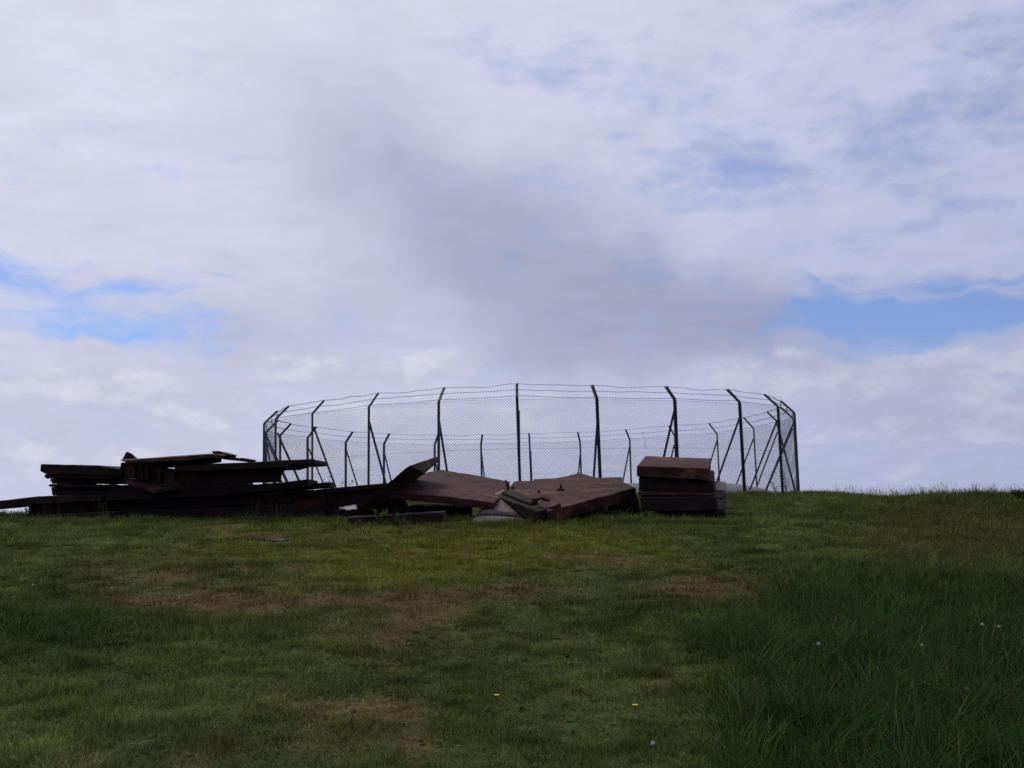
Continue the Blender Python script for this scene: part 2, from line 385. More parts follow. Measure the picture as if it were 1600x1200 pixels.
# concrete apron of the emplacement inside the fence
bm = bmesh.new(); prof = [(RR - 0.55, -0.25), (RR - 0.6, 0.04), (RR - 1.15, 0.27), (RR - 1.9, 0.40), (RR - 3.4, 0.44), (RR - 3.5, 0.3), (RR - 3.5, -0.6)]
rings = []
for k in range(96):
    an = k * 2 * math.pi / 96
    ring = []
    for r, z in prof:
        dz = 0.03 * mnoise.noise(Vector((math.cos(an) * 5, math.sin(an) * 5, r)))
        ring.append(bm.verts.new((RCX + r * math.cos(an), RCY + r * math.sin(an), RZ + z + dz)))
    rings.append(ring)
for k in range(96):
    for j in range(len(prof) - 1): bm.faces.new((rings[k][j], rings[(k + 1) % 96][j], rings[(k + 1) % 96][j + 1], rings[k][j + 1]))
tag(from_bm('concrete_apron', bm, M_CONC, None, True, True), kind='structure')

# ------------------------------------------------------------------ the ring fence
NP = 26
JIT = [0.07, -0.011, 0.001, 0.004, -0.003, -0.004, -0.014, -0.009, 0.023, 0.029, 0.028, 0.014, 0.007, -0.012, -0.002, 0.005, 0.0, 0.005, 0.006, 0.004, -0.002, 0.021, -0.003, 0.006, 0.002, -0.047]
ANG = [-math.pi / 2 - 0.0342 + (i - 5) * 2 * math.pi / NP + JIT[i] for i in range(NP)]
KN, ARM = 2.51, 0.39
fence = empty('security_fence', (RCX, RCY, RZ))
tag(fence, 'tall round chain link fence with cranked dark posts and barbed wire on the hilltop', 'fence')
def rp(a, r, z): return Vector((RCX + r * math.cos(a), RCY + r * math.sin(a), RZ + z))
def bar(bm, p, q, wd, dp, side):
    d = (q - p).normalized(); s = (side - d * side.dot(d)).normalized(); u = d.cross(s)
    f = [p + s * wd * i + u * dp * j for i, j in ((-.5, -.5), (.5, -.5), (.5, .5), (-.5, .5))]
    k = hexa_bm(f, [x + (q - p) for x in f]); tmp = bpy.data.meshes.new('t'); k.to_mesh(tmp); k.free(); bm.from_mesh(tmp); bpy.data.meshes.remove(tmp)
knee_dz = []
for i, a in enumerate(ANG):
    rd = Vector((math.cos(a), math.sin(a), 0)); tg = Vector((-math.sin(a), math.cos(a), 0))
    dz = random.uniform(-0.04, 0.04); knee_dz.append(dz); lean = tg * random.uniform(-0.04, 0.04)
    bm = bmesh.new(); base = rp(a, RR, -0.35); kn = rp(a, RR, KN + dz) + lean; tip = rp(a, RR - ARM, KN + ARM + dz) + lean * 1.2
    # angle iron: two thin legs at right angles, cranked inward at the top
    for off, wd, dp, sd in ((rd * -0.024, 0.012, 0.07, tg), (tg * 0.03, 0.012, 0.06, rd)):
        bar(bm, base + off, kn + off, dp if sd is tg else wd, wd if sd is tg else dp, tg)
        bar(bm, kn + off, tip + off, dp if sd is tg else wd, wd if sd is tg else dp, tg)
    o = from_bm('fence_post', bm, M_POST, fence)
    bm = bmesh.new(); st = rp(a, RR - 0.05, KN - 0.34 + random.uniform(-.06, .06)); ft = rp(a + random.uniform(-.015, .015), RR - 1.12, -0.1)
    bar(bm, st, ft, 0.05, 0.012, tg); bar(bm, st + tg * 0.02, ft + tg * 0.02, 0.012, 0.05, tg)
    from_bm('brace', bm, M_POST, o)
    if i in (0, 9):
        bm = bmesh.new(); j = i + 1 if i == 9 else 1
        bar(bm, rp(a, RR - .06, KN - .45), rp(ANG[j], RR - .08, 0.02), 0.045, 0.045, tg); from_bm('brace', bm, M_POST, o)
# chain link, one sheet per bay
W0 = 2 * RR * math.sin(math.pi / NP); HH = KN - 0.02
bm = bmesh.new(); pitch = 0.073; rw = 0.0020
def wire(bm, p, q, r):
    d = (q - p).normalized(); a = Vector((0, 1, 0)).cross(d).normalized(); b2 = Vector((0, 1, 0))
    v0 = []; v1 = []
    for k in range(3):
        o = (a * math.cos(k * 2.0944) + b2 * math.sin(k * 2.0944)) * r; v0.append(bm.verts.new(p + o)); v1.append(bm.verts.new(q + o))
    for k in range(3): bm.faces.new((v0[k], v0[(k + 1) % 3], v1[(k + 1) % 3], v1[k]))
s = -HH
while s < W0:
    u0, u1 = max(s, 0), min(s + HH, W0)
    if u1 - u0 > 0.01:
        wire(bm, Vector((u0, .003, u0 - s)), Vector((u1, .003, u1 - s)), rw); wire(bm, Vector((u0, -.003, HH - (u0 - s))), Vector((u1, -.003, HH - (u1 - s))), rw)
    s += pitch
for z in (0.02, HH * 0.5, HH - .005): wire(bm, Vector((0, 0, z)), Vector((W0, 0, z)), 0.0028)
link_me = bpy.data.meshes.new('chain_link_panel'); bm.to_mesh(link_me); bm.free(); link_me.materials.append(M_WIRE)
for i in range(NP):
    p, q = rp(ANG[i], RR + .012, 0), rp(ANG[(i + 1) % NP], RR + .012, 0); d = q - p
    o = bpy.data.objects.new('chain_link_panel', link_me); C.objects.link(o); o.parent = fence
    o.location = p - fence.location; o.rotation_euler = (0, 0, math.atan2(d.y, d.x)); o.scale = (d.length / W0, 1, 1 + (knee_dz[i] + knee_dz[(i + 1) % NP]) / 2 / KN)
# barbed wire strands along the arms
for fr, sag, wobb in ((1.0, 0.025, 0.05), (0.55, 0.018, 0.025), (0.1, 0.015, 0.012)):
    bm = bmesh.new(); pts = []
    for i in range(NP):
        a0 = ANG[i]; a1 = ANG[(i + 1) % NP]
        if a1 < a0: a1 += 2 * math.pi
        p = rp(a0, RR - ARM * fr, KN + ARM * fr + knee_dz[i]); q = rp(a1, RR - ARM * fr, KN + ARM * fr + knee_dz[(i + 1) % NP])
        sg = sag * random.uniform(0.2, 1.7); ph = random.uniform(0, 6)
        for k in range(14):
            f = k / 14; e = math.sin(math.pi * f)
            c = p.lerp(q, f); c.z += -sg * e + wobb * e * (mnoise.noise(Vector((i * 3.1 + f * 3.5, fr * 9, ph))))
            c += Vector((math.cos(a0), math.sin(a0), 0)) * wobb * e * mnoise.noise(Vector((i * 2.7 + f * 4, ph, 3)))
            pts.append(c)
    pts.append(pts[0].copy()); tube_bm(bm, pts, 0.0045, 3)
    for p, q in zip(pts[:-1], pts[1:]):
        for f in (0.25, 0.75):
            c = p.lerp(q, f); v = Vector((random.uniform(-1, 1), random.uniform(-1, 1), random.uniform(-1, 1))).normalized() * 0.028
            u = v.cross(q - p).normalized() * 0.028
            tube_bm(bm, [c - v, c + v], 0.0025, 3); tube_bm(bm, [c - u, c + u], 0.0025, 3)
    from_bm('barbed_wire', bm, M_WIRE, fence)
bm = bmesh.new()                                     # a torn end of wire dangling on the far side
c0 = P(1003, 676, 41.2); pts = [c0 + Vector((0.05 * math.sin(k * 1.1) + .012 * k, 0.03 * math.cos(k), -0.045 * k + .12 * math.sin(k * .45))) for k in range(18)]
tube_bm(bm, pts, 0.006, 3); from_bm('loose_wire', bm, M_WIRE, fence)

# ------------------------------------------------------------------ scrap steel, left heap
def piece(name, bm, mat, label, cat='scrap', amp=0.006, cuts=3, bev=0.012, group=None):
    wear(bm, amp, cuts, bev); o = from_bm(name, bm, mat); return tag(o, label, cat, group)
HEAP = 'scrap steel heaped on the left'
piece('steel_slab', ext_bm([(64, 725), (150, 727), (191, 734), (191, 743), (72, 741), (62, 736)], 20.0, (0.1, 1.7, 0.03)), M_WEB,
      'dark thick steel slab topping the far left stack', 'slab', group=HEAP)
lay = [(70, 741, 747, 186, 0.0), (79, 748, 755.5, 212, .12), (76, 756, 760, 168, -.05), (81, 760.5, 774, 232, .08)]
names = ['uppermost of the ragged dark plates below the far left slab', 'second ragged dark plate below the far left slab', 'thinnest ragged dark plate below the far left slab',
         'thick dark plate under the far left stack, above the long beam']
for k, (x0, y0, y1, x1, dd) in enumerate(lay):
    tl = (0.8, -0.6, 1.6, 0.4)[k]
    rag = [(x0 + random.uniform(-2, 2.5), y0 + (y1 - y0) * f) for f in (0.75, 0.5, 0.25)]
    piece('steel_plate', ext_bm([(x0, y0), (0.5 * (x0 + x1), y0 + .5 * tl), (x1, y0 + tl), (x1 + random.uniform(-5, 3), y1 + tl), (x0 + 2, y1)] + rag, 20.05 + dd, (0.05 + .1 * dd, 1.4, 0.02)), M_DARK, names[k], 'plate', 0.018, 5, 0.008, HEAP)
piece('steel_beam', ext_bm([(-75, 791), (58, 775.5), (76, 774.6), (160, 774), (160, 782), (44, 789), (-75, 800)], 19.75, (0.0, 0.8, 0.0)), M_DARK,
      'long dark beam running out past the left edge of the photo', 'beam', group=HEAP)
piece('steel_block', ext_bm([(44, 789.5), (135, 783.5), (135, 802), (98, 800), (50, 805), (44, 806)], 20.0, (0.0, 1.1, 0.0)), M_DARK,
      'dark block under the beam at the left end of the heap', 'block', group=HEAP)
piece('steel_plank', ext_bm([(4, 814), (50, 807), (98, 802), (180, 799), (180, 811), (4, 822)], 19.5, (0.0, 0.45, 0.0)), M_DARK,
      'low dark plank lying in the grass at the left end of the heap', 'plank', group=HEAP)
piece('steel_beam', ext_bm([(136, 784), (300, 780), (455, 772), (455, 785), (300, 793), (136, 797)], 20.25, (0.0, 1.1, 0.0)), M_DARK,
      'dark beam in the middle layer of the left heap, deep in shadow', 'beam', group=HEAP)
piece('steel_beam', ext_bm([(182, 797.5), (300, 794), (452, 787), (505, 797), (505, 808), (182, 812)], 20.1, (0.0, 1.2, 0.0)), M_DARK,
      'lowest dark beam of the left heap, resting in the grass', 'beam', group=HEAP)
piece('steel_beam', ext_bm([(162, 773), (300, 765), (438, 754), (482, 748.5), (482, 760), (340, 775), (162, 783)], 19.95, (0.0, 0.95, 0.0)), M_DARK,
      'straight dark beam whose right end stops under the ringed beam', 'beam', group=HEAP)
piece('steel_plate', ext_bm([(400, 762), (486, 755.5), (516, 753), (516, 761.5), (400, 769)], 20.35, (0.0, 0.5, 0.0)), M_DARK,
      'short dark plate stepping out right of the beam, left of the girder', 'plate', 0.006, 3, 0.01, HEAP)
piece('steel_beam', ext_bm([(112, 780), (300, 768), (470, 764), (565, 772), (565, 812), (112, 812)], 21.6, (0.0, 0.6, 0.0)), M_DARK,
      'dark backing beam added behind the left heap to fill its gaps', 'beam', group=HEAP)  # added backing: keeps bright sky and grass out of the gaps and girder holes
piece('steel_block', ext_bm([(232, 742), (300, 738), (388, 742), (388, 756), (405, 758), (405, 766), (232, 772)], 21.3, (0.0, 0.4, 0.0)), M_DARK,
      'dark backing block added behind the web of the ringed T beam', 'block', group=HEAP)  # added backing: blocks the sky so the area behind the web stays dark
# girder with holed web running towards the leaning plank
gd = tag(empty('steel_girder', P(520, 798, 20.5)), 'long dark girder with holes in its rusty web, reaching the leaning plank', 'girder', HEAP)
from_bm('top_flange', wear(ext_bm([(445, 770), (530, 761.5), (606, 754.5), (611, 761), (530, 769), (445, 778)], 20.4, (0.0, 0.32, 0.0))), M_DARK, gd)
web = [(445, 777), (530, 769), (600, 762), (580, 785), (546, 792), (445, 797)]
bm = bmesh.new()
def loop3(pts, d):
    v = [bm.verts.new(P(a, b_, d)) for a, b_ in pts]
    return [bm.edges.new((v[k], v[(k + 1) % len(v)])) for k in range(len(v))]
E_ = loop3(web, 20.52)
holes = [(477, 784, 4.6), (504, 784, 5.0)]
for hx, hy, hr in holes: E_ += loop3([(hx + hr * math.cos(k * .5236), hy + hr * .85 * math.sin(k * .5236)) for k in range(12)], 20.52)
bmesh.ops.triangle_fill(bm, use_beauty=True, use_dissolve=False, edges=E_)
r_ = bmesh.ops.extrude_face_region(bm, geom=list(bm.faces))
for v in [x for x in r_['geom'] if isinstance(x, bmesh.types.BMVert)]: v.co.y += 0.03
bmesh.ops.recalc_face_normals(bm, faces=list(bm.faces)); wb = from_bm('web', bm, M_WEB, gd)
for hx, hy, hr in holes:
    bm = bmesh.new(); tube_bm(bm, [P(hx + hr * 1.1 * math.cos(k * .3927), hy + hr * .95 * math.sin(k * .3927), 20.5) for k in range(17)], 0.013, 5); from_bm('hole_collar', bm, M_WEB, wb)
from_bm('bottom_flange', wear(ext_bm([(445, 797), (546, 792), (550, 795), (445, 801)], 20.4, (0.0, 0.32, 0.0))), M_DARK, gd)
piece('steel_beam', ext_bm([(506, 799), (560, 796.5), (562, 806), (506, 809)], 20.45, (0.0, 0.9, 0.05)), M_DARK,
      'short dark beam under the holed girder', 'beam', group=HEAP)
piece('scrap_sheet', hexa_bm([P(530, 793.5, 20.1), P(556, 790.5, 20.1), P(556, 793.5, 20.0), P(542, 796.5, 20.0)], [P(530, 792.5, 20.3), P(556, 789.5, 20.3), P(556, 792, 20.25), P(542, 795.5, 20.25)]), M_PAPER,
      'crumpled pale scrap below the holed girder', 'scrap', 0.03, 4, 0.0)
# rusty box frame on top of the heap
bx = tag(empty('rusty_box_frame', P(245, 764, 19.7)), 'rusty open box frame with a tray, top of the left heap', 'frame', HEAP)
pl = (P(243, 764, 19.5).x, 19.5, P(243, 764, 19.5).z, -0.05, 0.30)
from_bm('tray', wear(plate_bm([(160, 738.5), (188, 734), (272, 751), (303, 754), (243, 764.5)], pl, 0.09), 0.008), M_RED, bx)
from_bm('inner_wall', wear(hexa_bm([P(189, 723, 20.05), P(216, 722, 20.1), P(273, 733, 19.9), P(273, 757, 19.85), P(216, 749, 20.05), P(186, 742, 20.1)], [P(189, 723, 20.15), P(216, 722, 20.2), P(273, 733, 20.0), P(273, 757, 19.95), P(216, 749, 20.15), P(186, 742, 20.2)]), 0.012, 4), M_RED, bx)
for rx in (207, 219, 227, 247, 268):
    k = (rx - 189) / 84; from_bm('rib', wear(ext_bm([(rx, 724 + 10 * k), (rx + 4, 724.5 + 10 * k), (rx + 4, 746 + 10 * k), (rx, 745 + 10 * k)], 19.9 - 0.12 * k, (0, 0.12, 0)), 0.008), M_RED, bx)
from_bm('back_panel', wear(ext_bm([(274, 737), (300, 736), (301, 755), (274, 757.5)], 20.15, (0, 0.04, 0.0)), 0.012, 4), M_ORANGE, bx)
top = hexa_bm([P(187, 719.5, 19.35), P(330, 710, 19.35), P(352, 711, 19.4), P(352, 714, 19.4), P(280, 720.5, 19.35), P(203, 724, 19.35)],
              [P(189, 718, 20.3), P(330, 708.5, 20.3), P(349, 709, 20.3), P(349, 712, 20.3), P(280, 719, 20.3), P(203, 722, 20.3)])
from_bm('top_plate', wear(top, 0.008), M_RED, bx)
from_bm('upright', wear(ext_bm([(189.5, 720), (197, 705.5), (203, 708), (213, 717)], 20.35, (0, 0.12, 0)), 0.004, 2), M_DARK, bx)
from_bm('side_plate', wear(ext_bm([(190, 724), (300, 718), (345, 714), (345, 722), (300, 731), (190, 731)], 20.25, (0, 0.06, 0)), 0.008), M_DARK, bx)
piece('scrap_plate', ext_bm([(330, 705.2), (340, 704.5), (356, 709.5), (353, 713), (344, 711.5), (332, 708)], 19.7, (0.05, 0.5, 0.0)), M_RED,
      'small rusty plate tipped up on the box frame', 'plate', 0.004, 2, 0.006)
piece('scrap_bar', ext_bm([(345, 710.5), (374, 716), (390, 719), (390, 722), (345, 717)], 19.95, (0.0, 0.25, 0.0)), M_RED,
      'rusty bar slanting down from the box frame to the ringed beam', 'bar', 0.004, 3, 0.006)
piece('scrap_plate', ext_bm([(371, 717), (376, 715), (388, 717), (391, 719), (386, 721), (373, 720)], 19.75, (0.05, 0.35, 0.0)), M_RED,
      'small rusty end piece lying at the foot of the slanting bar', 'plate', 0.003, 2, 0.006)
# T beam with a ring hanging from it
tb = tag(empty('t_beam', P(370, 756, 20.0)), 'long dark T beam jutting right with a small ring beneath', 'beam', HEAP)
from_bm('flange', wear(ext_bm([(272, 727.5), (390, 722), (486, 717.2), (491, 718), (491.5, 725), (462, 726.5), (446, 731), (272, 737)], 19.45, (0.05, 1.1, 0.0))), M_DARK, tb)
from_bm('web', wear(ext_bm([(302, 735.5), (400, 731.5), (453, 729), (439, 739), (438, 750), (441, 753), (302, 757)], 19.85, (0.0, 0.09, 0.0))), M_DARK, tb)
bm = bmesh.new(); cc = P(465, 728.2, 19.6); tube_bm(bm, [cc + Vector((0.03 * math.cos(k * .5236), 0, 0.03 * math.sin(k * .5236))) for k in range(13)], 0.008, 5)
from_bm('ring', bm, M_DARK, tb)

# ------------------------------------------------------------------ scrap steel, middle
lean = hexa_bm([P(546, 806, 18.85), P(602, 758, 18.95), P(640, 727, 19.0), P(664, 740, 19.75), P(628, 765, 19.65), P(578, 806, 19.5)],
               [P(585, 800, 20.9), P(640, 748, 21.0), P(683, 713, 21.1), P(688, 718, 21.1), P(652, 748, 21.0), P(600, 800, 20.9)])
piece('leaning_plank', lean, M_PLATE, 'thick rusty plank leaning up to the right, its tip against the fence', 'plank', 0.008)
pl2 = (-1.3, 19.5, 1.90, -0.13, 0.19)
piece('armour_plate', plate_bm([(608, 768), (640, 751), (668, 737.5), (688, 734), (740, 742), (797, 752.5), (790, 770), (772, 785), (700, 776)], pl2, 0.14), M_PLATE,
      'broad reddish brown plate sloping right between leaning plank and slab', 'plate', 0.01, 5)
piece('steel_beam', ext_bm([(543, 808.5), (690, 800.5), (694, 814), (543, 822)], 18.5, (0.05, 0.4, 0.03)), M_DARK,
      'low dark beam in the grass below the leaning plank', 'beam')
piece('steel_block', ext_bm([(604, 770), (622, 768), (640, 800), (606, 804)], 19.75, (0.0, 0.5, 0.0)), M_DARK,
      'dark upright block propping the sloping brown plate', 'block')
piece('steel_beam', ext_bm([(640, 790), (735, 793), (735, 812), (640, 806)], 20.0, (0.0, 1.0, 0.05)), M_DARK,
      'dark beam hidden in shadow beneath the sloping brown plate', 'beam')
# curved casting, pale, with a groove
cast = tag(empty('curved_casting', P(800, 824, 19.3)), 'pale curved casting with a groove, half under the big slab', 'casting')
def curved(L, R, bulge, th, nu=14):
    """thick curved sheet between a left and a right edge curve"""
    bm = bmesh.new(); A_, B_ = [], []
    for l_, r_2 in zip(L, R):
        p, q = P(*l_), P(*r_2); ra = []; rb = []
        for k in range(nu):
            u = k / (nu - 1); c = p.lerp(q, u) + Vector((0, -bulge * 4 * u * (1 - u), bulge * .25 * 4 * u * (1 - u)))
            ra.append(bm.verts.new(c)); rb.append(bm.verts.new(c + Vector((0.02, th, -th * .4))))
        A_.append(ra); B_.append(rb)
    n_ = len(A_)
    for i_ in range(n_ - 1):
        for k in range(nu - 1):
            bm.faces.new((A_[i_][k], A_[i_][k + 1], A_[i_ + 1][k + 1], A_[i_ + 1][k])); bm.faces.new((B_[i_][k], B_[i_ + 1][k], B_[i_ + 1][k + 1], B_[i_][k + 1]))
        for k in (0, nu - 1): bm.faces.new((A_[i_][k], A_[i_ + 1][k], B_[i_ + 1][k], B_[i_][k]))
    for i_ in (0, n_ - 1):
        for k in range(nu - 1): bm.faces.new((A_[i_][k], B_[i_][k], B_[i_][k + 1], A_[i_][k + 1]))
    bmesh.ops.recalc_face_normals(bm, faces=list(bm.faces)); return bm
from_bm('skirt', wear(curved([(729, 830, 18.9), (732, 822, 19.0), (737, 813, 19.15), (743, 806, 19.3)], [(845, 830, 18.9), (843, 824, 18.95), (841, 818, 19.05), (838, 813, 19.2)], 0.12, 0.08), 0.003, 0, 0), M_PALE, cast, True)
from_bm('dome', wear(curved([(744.5, 803.6, 19.33), (753, 792, 19.6), (763, 781, 19.95), (774, 771, 20.35), (786, 765, 20.7)], [(836, 811, 19.23), (831, 806, 19.45), (825, 801, 19.7), (818, 796, 20.0), (810, 790, 20.35)], 0.12, 0.08), 0.003, 0, 0), M_PALE, cast, True)
# the big tilted slab
slab = tag(empty('armour_slab', P(870, 815, 20.0)), 'big tilted rusty slab with lifting eyes and a broken peaked back edge', 'slab')
pl5 = (0.70, 18.6, 1.615, 0.0, 0.21)
outline = [(858, 798), (994, 762), (972, 752), (972, 745.5), (930, 746), (905, 738.5), (886, 744), (870, 747), (834, 748.5), (833, 751), (803, 751.5), (793, 766), (822, 781)]
from_bm('deck', wear(plate_bm(outline, pl5, 0.235), 0.008, 5), M_PLATE, slab)
def lift(pts, dz): return [p + Vector((0, 0, dz)) for p in pts]
rail = hexa_bm([P(775, 774, 20.2), P(787, 770, 20.4), P(788, 787, 20.4), P(777, 789, 20.2)], [P(840, 799, 18.45), P(857, 794, 18.6), P(860, 816, 18.6), P(843, 819, 18.45)])
from_bm('side_rail', wear(rail, 0.008, 3), M_DARK, slab)
lip = hexa_bm([P(783, 769, 20.25), P(795, 764.5, 20.3), P(797, 772, 20.3), P(785, 777, 20.25)], [P(828, 786, 18.95), P(840, 779, 19.05), P(842, 788, 19.05), P(830, 794, 18.95)])
from_bm('side_lip', wear(lip, 0.006, 3), M_DARK, slab)
from_bm('corner_lug', wear(ext_bm([(852, 795), (862, 792), (874, 787), (875, 797), (862, 801)], 18.58, (0.03, 0.12, 0.02)), 0.005, 1), M_DARK, slab)
for pts in ([(828, 780), (846, 777), (848, 780), (832, 784)], [(847, 777), (858, 782), (857, 785), (846, 782)]):
    from_bm('scrap_strip', wear(ext_bm(pts, 18.75, (0.05, 0.12, 0.03)), 0.006, 1, 0.004), M_PLATE, slab)
bm = bmesh.new(); p0 = on_plane(793, 766, pl5); tube_bm(bm, [p0 + Vector((0.02, 0, -.05)), p0 + Vector((0, 0, .1)), p0 + Vector((-.035, 0, .21))], 0.026, 6, 0.017); from_bm('bent_spike', bm, M_DARK, slab)
def eye(px_, py_, hgt, wd):
    p = on_plane(px_, py_, pl5); bm = bmesh.new()
    f = [p + Vector((a * wd, b_ * .05, -.02)) for a, b_ in ((-1, -1), (1, -1), (1, 1), (-1, 1))]
    k = hexa_bm(f, [q + Vector((0, .01, .05)) for q in f]); tmp = bpy.data.meshes.new('t'); k.to_mesh(tmp); k.free(); bm.from_mesh(tmp); bpy.data.meshes.remove(tmp)
    tube_bm(bm, [p + Vector((x_ * wd * .5, 0.0, z_ * hgt)) for x_, z_ in ((-.1, .2), (0, .7), (.25, 1), (.5, .8), (.45, .3))], 0.014, 6)
    from_bm('lifting_eye', bm, M_DARK, slab)
eye(876, 766, 0.12, 0.07); eye(842, 770, 0.06, 0.03); eye(801, 763, 0.03, 0.03)
piece('steel_block', ext_bm([(866, 806), (945, 788), (945, 806), (866, 818)], 19.6, (0.1, 1.0, 0.05)), M_DARK, 'dark filler block added for the shade under the big tilted slab', 'block')  # filler: its dark colour stands in for the shade below the deck
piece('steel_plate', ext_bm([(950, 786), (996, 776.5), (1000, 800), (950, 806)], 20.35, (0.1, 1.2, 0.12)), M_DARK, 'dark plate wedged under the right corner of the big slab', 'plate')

# ------------------------------------------------------------------ scrap steel, stack on the right
bk = P(1008, 712.5, 22.0) - P(995, 728, 20.0)
STK = 'slabs stacked at the right'
piece('steel_slab', ext_bm([(995, 728), (1108, 732), (1108, 750.5), (995, 744.5)], 20.0, bk), M_PLATE, 'brown topped thick slab, uppermost of the right hand stack', 'slab', 0.005, 4, group=STK)
piece('steel_slab', ext_bm([(998, 745.5), (1114, 752), (1115.5, 770), (998, 767)], 20.14, bk * 0.95), M_DARK, 'slab second from the top of the right hand stack, recess shade in its dark colour', 'slab', 0.005, 4, group=STK)  # the black of the recess shadow is put into the dark material
piece('steel_plate', ext_bm([(997, 768), (1115, 771), (1115, 775), (997, 774)], 20.04, bk), M_PLATE, 'thin brown plate in the middle of the right hand stack', 'plate', 0.005, 3, 0.008, STK)
piece('steel_slab', ext_bm([(999, 777.5), (1118, 776), (1122, 797), (1004, 799)], 19.95, bk * 0.9), M_DARK, 'dark slab near the bottom of the right hand stack', 'slab', 0.006, 4, group=STK)
piece('steel_plate', ext_bm([(1117, 765), (1134, 766), (1135, 779.5), (1117, 778.5)], 20.55, bk * 0.7), M_PALE, 'pale plate end poking out right of the stack', 'plate', 0.005, 3, group=STK)
piece('steel_block', ext_bm([(1120, 781), (1135, 781), (1132, 796), (1121, 797)], 20.5, bk * 0.7), M_PALE, 'small grey block below the poking plate end at the stack', 'block', 0.005, 3, group=STK)
piece('steel_block', ext_bm([(1026, 799.5), (1122, 798), (1132, 797.5), (1135, 815), (1030, 817)], 20.35, bk * 0.8), M_DARK, 'black base block under the right hand stack, in the grass', 'block', 0.005, 3, group=STK)
piece('steel_plate', ext_bm([(1096, 751), (1134, 753), (1134, 757.5), (1096, 757.5)], 30.2, (0.0, 0.9, 0.03)), M_DARK,
      'thin dark plate lying on the concrete behind the fence', 'plate', 0.004, 2, 0.006)

# flat dark stones let into the turf
def stone(px_, py_, rx, ry, lab):
    c = ground(px_, py_); bm = bmesh.new(); n = 14; vs_ = []
    for k in range(n):
        a = k * 2 * math.pi / n; r = 1 + 0.25 * mnoise.noise(Vector((math.cos(a) * 2, math.sin(a) * 2, px_)))
        vs_.append(Vector((c.x + rx * r * math.cos(a), c.y + ry * r * math.sin(a), 0)))
    tops = [Vector((v.x, v.y, float(H(v.x, v.y)) + 0.03 + 0.03 * mnoise.noise(Vector((v.x * 9, v.y * 9, 1))))) for v in vs_]
    o = from_bm('flat_stone', wear(hexa_bm([t_ - Vector((0, 0, .1)) for t_ in tops], [c + (t_ - c) * .93 for t_ in tops]), 0.012, 2, 0.01), M_BLACKSTONE); tag(o, lab, 'stone')
stone(418, 844, 0.40, 0.16, 'flat dark stone in the turf below the left heap')

# ------------------------------------------------------------------ grass
def tuft(name, nb, rad, hmin, hmax, wdt, bend, seed, heads=0, hw=.008, tone=(.35, .8)):
    r = random.Random(seed); V = []; Fc = []; A = []
    for b_ in range(nb):
        a = r.uniform(0, 6.283); q = rad * math.sqrt(r.random()); x, y = q * math.cos(a), q * math.sin(a)
        hh = r.uniform(hmin, hmax); d = a + r.uniform(-1.2, 1.2); bn = bend * r.uniform(0.25, 1.2) * hh; wv = wdt * r.uniform(.7, 1.3)
        fx, fy = math.cos(d), math.sin(d); sx, sy = -fy, fx; rv = r.random(); i0 = len(V)
        for k, f in enumerate((0, .4, .75)):
            ww = wv * (1, .85, .55)[k] / 2; cx = x + fx * bn * f * f; cy = y + fy * bn * f * f; cz = hh * f * (1 - .18 * bend * f) - (.02 if k == 0 else 0)
            V += [(cx - sx * ww, cy - sy * ww, cz), (cx + sx * ww, cy + sy * ww, cz)]; A += [rv, rv]
        V.append((x + fx * bn, y + fy * bn, hh * (1 - .18 * bend))); A.append(rv)
        Fc += [(i0, i0 + 1, i0 + 3, i0 + 2), (i0 + 2, i0 + 3, i0 + 5, i0 + 4), (i0 + 4, i0 + 5, i0 + 6)]
    for s_ in range(heads):
        a = r.uniform(0, 6.283); q = rad * r.random(); x, y = q * math.cos(a), q * math.sin(a); hh = hmax * r.uniform(1.0, 1.6); d = r.uniform(0, 6.28); bn = .16 * hh
        rv = r.uniform(*tone)
        for k in range(3):                                         # thin stalk, then a narrow seed head
            pass
        pts = [(x + math.cos(d) * bn * f * f, y + math.sin(d) * bn * f * f, hh * f) for f in (0, .5, .8, .9, 1.0)]; ws = (.0022, .0018, .0016, hw, .001)
        for ang_ in (0, 1.57):
            i0 = len(V)
            for p_, ww in zip(pts, ws):
                V += [(p_[0] - math.cos(ang_) * ww, p_[1] - math.sin(ang_) * ww, p_[2]), (p_[0] + math.cos(ang_) * ww, p_[1] + math.sin(ang_) * ww, p_[2])]; A += [rv, rv]
            for k in range(4): Fc.append((i0 + 2 * k, i0 + 2 * k + 1, i0 + 2 * k + 3, i0 + 2 * k + 2))
    me = bpy.data.meshes.new(name); me.from_pydata(V, [], Fc); me.materials.append(M_GRASS)
    at = me.attributes.new('rnd', 'FLOAT', 'POINT'); at.data.foreach_set('value', A)
    return bpy.data.objects.new(name, me)
